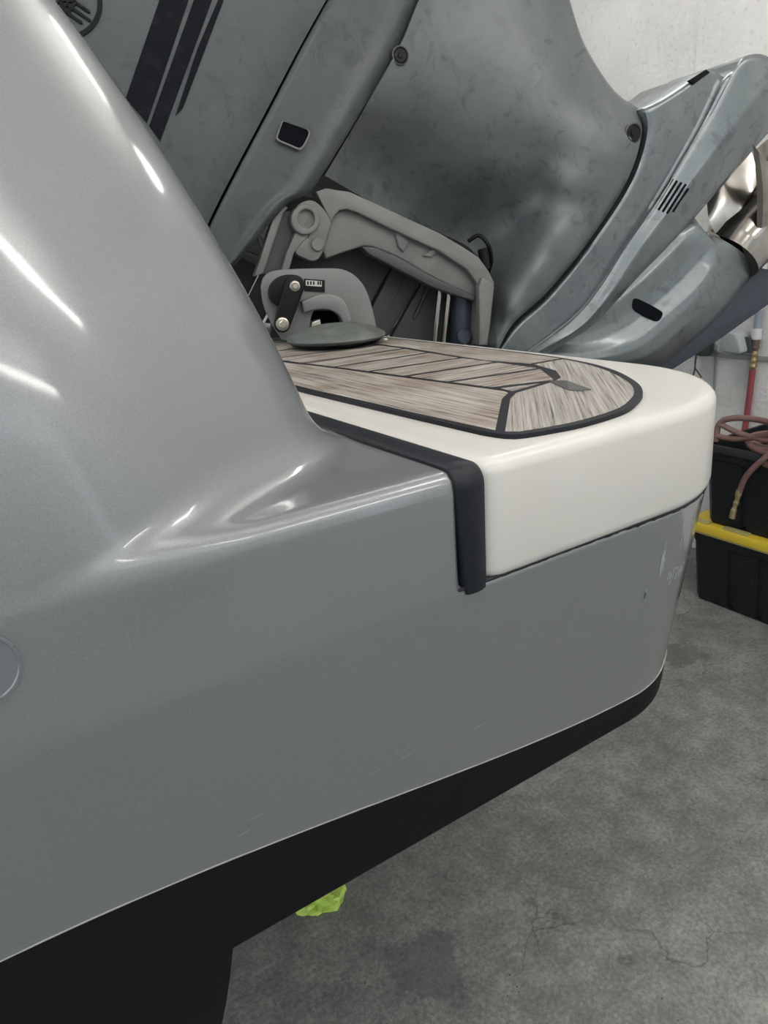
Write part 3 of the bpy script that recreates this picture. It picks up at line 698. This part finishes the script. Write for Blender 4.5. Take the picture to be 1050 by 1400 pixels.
# clamp bracket casting
arm = [(432, 262), (446, 257), (462, 260), (478, 262), (520, 281), (560, 300), (600, 318), (634, 338), (655, 352), (668, 370), (676, 386), (675, 400), (671, 440), (667, 472), (653, 472), (655, 430), (657, 398), (650, 384), (638, 368), (600, 343), (560, 325), (520, 306), (490, 291), (474, 286), (464, 288), (458, 294), (453, 304)]
br = mprism('clamp_bracket', arm, .02, .08, M['cast'], mot, .004)
mprism('bracket_web', [(453, 296), (462, 288), (474, 285), (490, 290), (520, 304), (560, 323), (600, 341), (640, 368), (656, 392), (650, 408), (640, 402), (600, 384), (540, 350), (510, 338), (497, 337), (470, 345), (446, 354), (440, 340), (446, 320)], .045, .085, M['cast'], br, .006)
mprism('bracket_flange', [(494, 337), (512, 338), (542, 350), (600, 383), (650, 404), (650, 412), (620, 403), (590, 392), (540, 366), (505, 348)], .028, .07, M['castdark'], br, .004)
mprism('bracket_rib', [(655, 392), (659, 380), (672, 386), (676, 392), (670, 448), (665, 472), (655, 472), (656, 440)], .005, .03, M['cast'], br, .004)
for q in ([(540, 318), (552, 312), (560, 332), (552, 345), (545, 338)], [(578, 350), (596, 337), (604, 341), (590, 352)]): mprism('bracket_rib', q, .036, .06, M['cast'], br, .005)
knk = spline([(400, 292), (408, 280), (420, 274), (432, 276), (446, 290), (453, 304), (447, 325), (440, 348), (430, 357), (416, 353), (404, 345), (414, 330), (424, 322), (412, 320), (400, 308)], 60, True)
mprism('swivel_knuckle', knk, .022, .07, M['cast'], br, .004)
mprism('boss_ring', circ(418, 300, 20, 40, 21), .008, .05, M['cast'], br, .004, [circ(419, 299, 11.5, 40, 12.5)])
mprism('boss_bore', circ(419, 299, 12, 32, 13), .03, .05, M['hole'], br)
mprism('bore_light', spline([(420, 288), (429, 296), (426, 308), (417, 310), (414, 304), (420, 298)], 24, True), .022, .05, M['sticker'], br, .002)  # white crescent standing in for the light showing through the bore
o = MP(433, 334, .03); s = np.linalg.norm(MP(442, 334, .03)-o); lathe('boss_cap', o, -MN, [(0, s), (.014, s), (.017, s*.85), (.017, 0)], M['cast'], br)
mprism('bracket_leg', [(377, 286), (386, 280), (394, 284), (388, 290), (360, 374), (348, 378)], .02, .06, M['cast'], br, .003)
mprism('bracket_leg', [(404, 318), (424, 322), (414, 331), (402, 346), (396, 368), (384, 372), (392, 345)], .02, .06, M['cast'], br, .003)
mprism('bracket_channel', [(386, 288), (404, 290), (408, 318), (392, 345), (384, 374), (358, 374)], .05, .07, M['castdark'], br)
# tilt cylinder, chrome rods and lower bolt
for x0, x1, r in ((600, 594, .008), (613, 606, .009)): tube('tilt_rod', [MP(x0+2, 392, .09), MP(x1, 470, .09)], r, M['chrome'], br, 2, 14, False)
tube('tilt_cylinder', [MP(634, 370, .11), MP(630, 480, .11)], .037, M['navycyl'], br, 2, 28, False)
o = MP(633, 460, .07); lathe('lower_bolt', o, -MN, [(0, .024), (.012, .024), (.016, .02), (.016, 0)], M['navycyl'], br)
tube('trim_hose', [MP(640, 330, .07), MP(655, 322, .05), (MP(668, 336, .04)), MP(672, 356, .06), MP(668, 372, .09)], .006, M['black'], br, 24, 8)
tube('tilt_stop', [MP(660, 340, .05), MP(664, 368, .05)], .016, M['black'], br, 2, 12, False)
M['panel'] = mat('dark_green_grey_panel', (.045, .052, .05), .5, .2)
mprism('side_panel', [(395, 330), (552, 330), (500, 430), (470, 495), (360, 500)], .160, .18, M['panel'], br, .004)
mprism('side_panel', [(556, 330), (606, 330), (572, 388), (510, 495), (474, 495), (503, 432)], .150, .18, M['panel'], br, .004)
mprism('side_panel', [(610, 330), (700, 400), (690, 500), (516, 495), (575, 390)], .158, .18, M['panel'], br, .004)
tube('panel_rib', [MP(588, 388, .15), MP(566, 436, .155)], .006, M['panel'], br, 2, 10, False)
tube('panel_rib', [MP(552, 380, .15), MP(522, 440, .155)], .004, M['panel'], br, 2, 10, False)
new = [o for o in bpy.data.objects if o not in before]
for o in new:
    if o.parent == mot: o.data.transform(Matrix.Translation(-Vector(base)))
    elif o.parent in new: o.data.transform(Matrix.Translation(-Vector(base)))
# second engine beyond the first, seen through the bracket
m2 = tag(empty('outboard_motor', tuple(base+np.array([-.06, .80, .02]))), 'second grey outboard engine beyond the first, glimpsed through the clamp bracket', 'engine')
for ch in [o for o in new if o.parent == mot]:
    if ch.name.startswith(('propeller', 'emblem', 'stripe')): continue
    c = ch.copy(); scn.collection.objects.link(c); c.parent = m2
    for g in ch.children: d_ = g.copy(); scn.collection.objects.link(d_); d_.parent = c

# ------------------------------------------------------------------ fitting on the deck: grey arched plate with black link, and domed disc
fit = tag(empty('steering_bracket', tuple(Zp(440, 466, PT))), 'grey arched metal bracket with a black link arm and label, standing on the teak', 'bracket')
fb = np.array(fit.location); bf = set(bpy.data.objects)
FN = np.array([.35, .94, 0]); FN /= np.linalg.norm(FN); FC = float(FN@fb)
def FP(px, py, d=0.): return onp(px, py, FN, FC+d)
def fprism(name, px, d0, d1, m, parent, bev=0., holes=None):
    fr = [FP(x, y, d0) for x, y in px]; hs = None
    if holes:
        hs = []
        for h in holes: hf = [FP(x, y, d0) for x, y in h]; hs.append((hf, [p+FN*(d1-d0) for p in hf]))
    return prism(name, fr, [p+FN*(d1-d0) for p in fr], m, parent, bev, hs)
ol = [(357, 392), (360, 380), (372, 371), (400, 368), (440, 367), (466, 368), (484, 376), (498, 392), (507, 415), (514, 445), (516, 464), (480, 466), (430, 466), (385, 464), (370, 440), (360, 415)]
olS = list(map(tuple, np.vstack([spline(ol[:11], 50), np.array([(500, 466), (430, 466), (390, 465)]), spline(ol[13:]+[ol[0]], 14)[:-1]])))
ho = list(map(tuple, spline([(424, 464), (424, 440), (430, 424), (446, 420), (462, 426), (472, 440), (478, 452), (480, 461), (450, 463)], 40, True)))
fprism('arch_plate', olS, .03, .052, M['greyplate'], fit, .004, [ho])
arch = list(map(tuple, np.vstack([spline([(412, 412), (440, 402), (462, 405), (474, 418), (482, 440)], 20), spline([(470, 446), (464, 432), (450, 424), (432, 424), (416, 428)], 20)])))
fprism('arch_rib', arch, .005, .05, M['greyplate'], fit, .005)
fprism('arch_shade_sheet', [(424, 466), (426, 425), (478, 425), (482, 466)], .09, .10, M['hole'], fit)  # dark sheet added for the shade inside the arch opening
fprism('arch_pin', [(424, 466), (426, 440), (438, 436), (442, 466)], .03, .06, M['steel'], fit, .004)
st = fprism('label_sticker', [(416, 381), (444, 383), (444, 400), (416, 398)], .0275, .032, M['black'], fit)
fprism('sticker_face', [(418, 383), (440, 384.5), (440, 392), (418, 390.5)], .0262, .029, M['sticker'], st)
for x in (420, 424, 428, 434, 437): fprism('sticker_mark', [(x, 384.5), (x+2, 384.7), (x+2, 389.5), (x, 389.3)], .0255, .0262, M['black'], st)
def capsule(a, b, ra, rb_, n=12):
    a, b = np.array(a, float), np.array(b, float); an = atan2(*(b-a)[::-1]); P = []
    for i in range(n+1): t = an+pi/2+pi*i/n; P.append((a[0]+ra*cos(t), a[1]+ra*sin(t)))
    for i in range(n+1): t = an-pi/2+pi*i/n; P.append((b[0]+rb_*cos(t), b[1]+rb_*sin(t)))
    return P
fprism('link_arm', capsule((403, 390), (386, 444), 14, 11), -.02, .0, M['black'], fit, .004)
fprism('link_block', list(map(tuple, spline([(370, 390), (384, 378), (404, 376), (414, 384), (412, 400), (396, 416), (378, 418), (368, 406)], 30, True))), -.002, .03, M['black'], fit, .004)
for cx, cy, r in ((403, 391, 7), (386, 443, 9)):
    o = FP(cx, cy, -.018); s = np.linalg.norm(FP(cx+r, cy, -.02)-FP(cx, cy, -.02))
    b_ = lathe('link_bolt', o, -FN, [(0, s), (.006, s), (.008, s*.8), (.008, s*.65)], M['steel'], fit, 24)
    lathe('bolt_head', o, -FN, [(.004, s*.62), (.015, s*.62), (.017, s*.5), (.017, 0)], M['steel'], b_, 6)
dc = Zp(460, 467, PT); wr = np.linalg.norm(Zp(517, 467, PT)-Zp(403, 467, PT))/2
for o in [o for o in bpy.data.objects if o not in bf]: o.data.transform(Matrix.Translation(-Vector(fb)))
cr_ = Zp(460, 463, PT+.016)
disc = tag(empty('domed_disc', (cr_[0], cr_[1], PT)), 'dull grey-green domed round disc lying on the teak before the bracket', 'disc')
R1 = wr*.97
lathe('dome', (0, 0, 0), (0, 0, 1), [(.012, R1*.92), (.017, R1*.98), (.021, R1), (.026, R1*.985), (.036, R1*.86), (.046, R1*.64), (.053, R1*.38), (.056, R1*.12), (.056, 0)], M['disc'], disc, 56)
lathe('rim_lip', (0, 0, 0), (0, 0, 1), [(.0, R1*.5), (.0, R1*.7), (.008, R1*.9), (.0115, R1*.93), (.0125, R1*.9), (.012, 0)], M['black'], disc, 56)

# ------------------------------------------------------------------ totes, hoses and wall fittings
TX = 2.24
def tote(name, y0, y1, z0, z1, label, rim, tx=TX):
    e_ = tag(empty(name, (tx+.25, (y0+y1)/2, z0)), label, 'tote', 'black plastic totes stacked by the wall'); W = (y1-y0)/2; D_ = .25; H = z1-z0
    bm = bmesh.new(); n = []
    # tapered shell with vertical ribs: plan outline with notches
    def outl(w_, d, notch):
        P = []; c = .03
        ys = [-.78, -.74, -.72, -.36, -.34, -.32, -.04, -.02, 0, .30, .32, .34, .70, .72, .74]
        P.append((-d, -w_+c))
        for q in (-.55, -.2, .15, .5):
            for k_, o_ in ((-.014, 0), (-.010, notch*1.6), (.010, notch*1.6), (.014, 0)): P.append((-d+o_, w_*q+k_))
        P += [(-d, w_-c), (-d+c, w_), (d-c, w_), (d, w_-c), (d, -w_+c), (d-c, -w_), (-d+c, -w_)]; return P
    levels = [(0, .90, .0), (.01, .91, .016), (H*.45, .94, .018), (H-.07, .965, .018), (H-.065, .967, 0), (H-.06, .985, 0), (H, 1.0, 0)]
    rings = []
    for z, s_, nt_ in levels: rings.append([bm.verts.new((x, y, z)) for x, y in outl(W*s_, D_*(s_ if s_ < .99 else 1), nt_)])
    for z, s_ in ((H, .965), (.02, .87)): rings.append([bm.verts.new((x, y, z)) for x, y in outl(W*s_, D_*s_, 0)])
    for a, b in zip(rings[:-1], rings[1:]):
        for i in range(len(a)): j = (i+1) % len(a); bm.faces.new((a[i], a[j], b[j], b[i]))
    bm.faces.new(rings[0][::-1]); bm.faces.new(rings[-1])
    frombm('body', bm, M['tote'], e_, True, 25)
    return e_, W, D_, H
yl, yr = 1.20, .40
lowt, W, D_, H = tote('storage_tote', yr, yl, 0, .345, 'lower black tote with a bright yellow lid, standing on the floor', False)
def lid():
    bm = bmesh.new(); box(bm, (-D_-.015, -W-.015, H-.012), (D_+.015, W+.015, H+.030), .008); o = frombm('lid', bm, M['yellow'], lowt)
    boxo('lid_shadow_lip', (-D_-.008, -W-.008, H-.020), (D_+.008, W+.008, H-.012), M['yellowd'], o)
    boxo('lid_latch', (-D_-.02, W-.03, H-.03), (-D_+.03, W+.022, H-.005), M['yellow'], o, .004)
    for a, b in ((W-.10, W-.005), (W-.28, W-.165), (-.1, .02)): boxo('lid_bump', (-D_-.010, a, H+.022), (-D_+.02, b, H+.040), M['yellowd'], o, .006)
lid()
upt, *_ = tote('storage_tote', yr+.01, yl-.03, .378, .725, 'upper open black tote heaped with hoses', True)
boxo('rim', (-D_-.012, -W+.0, .349-.028), (-D_+.004, W-.0, .349+.004), mat('tote_rim_plastic', (.035, .038, .042), .4, spec=.3), upt, .004)
# coiled hoses heaped in the upper tote
zt = .725
hp = empty('hose_coil', (TX+.12, .86, zt-.02)); tag(hp, 'heap of mauve rubber air hose coiled in the upper tote', 'hose')
hb = np.array(hp.location)
def coil(cx, cy, rx, ry, turns, z0, tilt, ph, sc=1):
    P = []
    for t in np.linspace(0, turns*2*pi, int(turns*16)):
        k = 1+.10*sin(t*.37+ph); P.append((cx+rx*k*cos(t+ph), cy+ry*k*sin(t+ph), z0+tilt*cos(t+ph+1)+.004*t/turns+.008*sin(2.3*t)))
    return np.array(P)
for i, (rx, ry, tn, z0, ti, ph) in enumerate(((.11, .20, 2.4, .0, .03, 0), (.13, .17, 2.2, .028, .04, 1.1), (.10, .22, 2.1, .05, .035, 2.4), (.12, .15, 1.6, .07, .045, 3.3), (.09, .19, 2.3, .015, .05, 4.4), (.14, .21, 1.8, .04, .02, 5.2))):
    tube('hose_loop', coil(0, -.06, rx, ry, tn, z0, ti, ph), .0115, M['hose'], hp, 110, 8)
for pts in ([(979, 603), (983, 580), (1000, 572), (1030, 573), (1075, 582)], [(985, 580), (1005, 590), (1030, 598), (1070, 606)], [(980, 596), (1000, 600), (1025, 598), (1070, 590)]):
    tube('hose_loop', [Xp(x, y, TX+.03)-hb for x, y in pts], .0125, M['hose'], hp, 40, 8)
# one hose end hanging over the front of the tote
hh = empty('air_hose', tuple(Xp(1000, 705, TX-.035))); tag(hh, 'mauve air hose hanging over the tote front with brass coupler end', 'hose'); h0 = np.array(hh.location)
q = [Xp(x, y, TX-d)-h0 for x, y, d in ((1100, 585, -.06), (1075, 598, .01), (1050, 622, .035), (1030, 640, .036), (1018, 655, .036), (1011, 673, .036))]
tube('rubber_hose', q, .0115, M['hose'], hh, 40, 10)
q = [Xp(x, y, TX-.036)-h0 for x, y in ((1011, 670), (1008, 683), (1004, 695), (1001, 708))]
tube('coupler', q, [.012, .013, .013, .0095, .0095, .012, .009, .009, .012, .012, .0125, .0125], M['brass'], hh, 34, 14)
# air drop pipe on the wall with red hose
WF = WX-.03
pip = tag(empty('air_drop_pipe', tuple(Xp(1037, 430, WF))), 'white and blue air pipe on the wall ending in a brass fitting and red hose', 'pipe'); p0 = np.array(pip.location)
def wp(x, y, d=0.): return Xp(x, y, WF-d)-p0
tz = Xp(1037, 430, WF)
tube('white_pipe', [(0, 0, 3.35-p0[2]), (0, 0, wp(1037, 452)[2])], .014, M['pvc'], pip, 2, 14, False)
tube('blue_pipe', [(0, 0, wp(1037, 424)[2]), (0, 0, wp(1037, 450)[2])], .0155, M['blue'], pip, 2, 14, False)
tube('white_coupling', [(0, 0, wp(1037, 449)[2]), (0, 0, wp(1037, 464)[2])], .021, M['pvc'], pip, 2, 16, False)
z1, z2, z3, z4 = [wp(1036, y)[2] for y in (463, 480, 506, 600)]
tube('brown_coupler', [(0, 0, z1), (0, 0, z2)], [.013, .019, .017, .019, .013], M['brown'], pip, 12, 14)
tube('brass_fitting', [(0, 0, z2), (0, 0, z3)], [.014, .016, .012, .015, .013, .016, .012], M['brass'], pip, 20, 14)
tube('red_hose', [(0, 0, z3), (0, .003, (z3+z4)/2), (-.01, .008, z4), (-.12, .0, z4-.07), (-.2, -.05, z4-.05)], .0135, M['redhose'], pip, 40, 12)
tube('pipe_clip', [(0.03, .03, wp(1037, 300)[2]), (-.015, .0, wp(1037, 300)[2]), (.03, -.03, wp(1037, 300)[2])], .006, M['railm'], pip, 16, 8)
# rail, grey box, dark green cup with wires
ra = Xp(960, 482, WX); rb2 = Xp(1060, 486, WX)
rail = boxo('wall_rail', (WX-.022, rb2[1]-.6, ra[2]-.012), (WX, ra[1]+.25, ra[2]+.010), M['railm'], None, .003); tag(rail, 'thin grey horizontal rail along the white wall', 'rail')
bx = [(985, 457), (990, 453), (1006, 458), (1012, 476), (1012, 482), (1007, 484), (988, 482), (984, 476)]
fr = [Xp(x, y, WX-.11) for x, y in spline(bx, 32, True)]; gb = prism('wall_box', fr, [p+np.array([.085, 0, 0]) for p in fr], M['boxgrey'], None, .01); tag(gb, 'rounded grey plastic box fixed above the wall rail', 'box')
bk = [(1012, 460), (1026, 462), (1026, 482), (1012, 484)]
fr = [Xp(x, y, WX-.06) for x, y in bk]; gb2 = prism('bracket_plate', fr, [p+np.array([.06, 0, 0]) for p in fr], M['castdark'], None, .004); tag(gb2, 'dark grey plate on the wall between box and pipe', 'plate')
cp = Xp(962, 480, WX-.07); cup = tag(empty('hanging_cup', tuple(cp)), 'dark green cup hung on the wall with loose wires below', 'cup')
lathe('cup_body', (0, 0, 0), (0, 0, 1), [(-.022, .02), (-.018, .034), (0, .042), (.05, .044), (.05, .038), (0, 0)], M['dgreen'], cup, 24)
tube('mount_arm', [(0, 0, .02), (.07, 0, .02)], .01, M['dgreen'], cup, 4, 8)
for pts in ([(953, 478), (951, 492), (950, 505)], [(950, 503), (955, 510), (959, 516)], [(950, 505), (948, 512), (946, 517)]): tube('wire', [Xp(x, y, WX-.05)-cp for x, y in pts], .004, M['dgreen'], cup, 10, 6)
wr_ = Xp(977, 470, WX-.02); pw = tag(empty('wall_cable', tuple(wr_)), 'thin grey cable hanging down the wall beside the green cup', 'cable')
tube('cable', [Xp(x, y, WX-.015)-wr_ for x, y in ((972, 462), (977, 480), (977, 520), (975, 560), (974, 600))], .0055, M['railm'], pw, 30, 8)
boxo('cable_clip', (-.01, -.012, -.03), (.02, .012, .02), M['pvc'], pw, .003)
# lime bag on the floor
lc = Zp(442, 1232, 0); bm = bmesh.new(); bmesh.ops.create_icosphere(bm, subdivisions=3, radius=1)
for v_ in bm.verts:
    p = v_.co; n_ = 1+.2*sin(5.1*p.x+3*p.y)*cos(4.3*p.y-2*p.z)+.16*sin(11*p.x-7*p.y+5*p.z)+.03*sin(19*p.y+15*p.x)
    v_.co = Vector((p.x*.062*n_, p.y*.05*n_, max(0, (p.z*.6+.45))*.034*n_))
lb = frombm('plastic_bag', bm, M['lime'], None, False); lb.location = (lc[0], lc[1], .001); tag(lb, 'crumpled lime green plastic bag on the floor under the hull', 'bag')
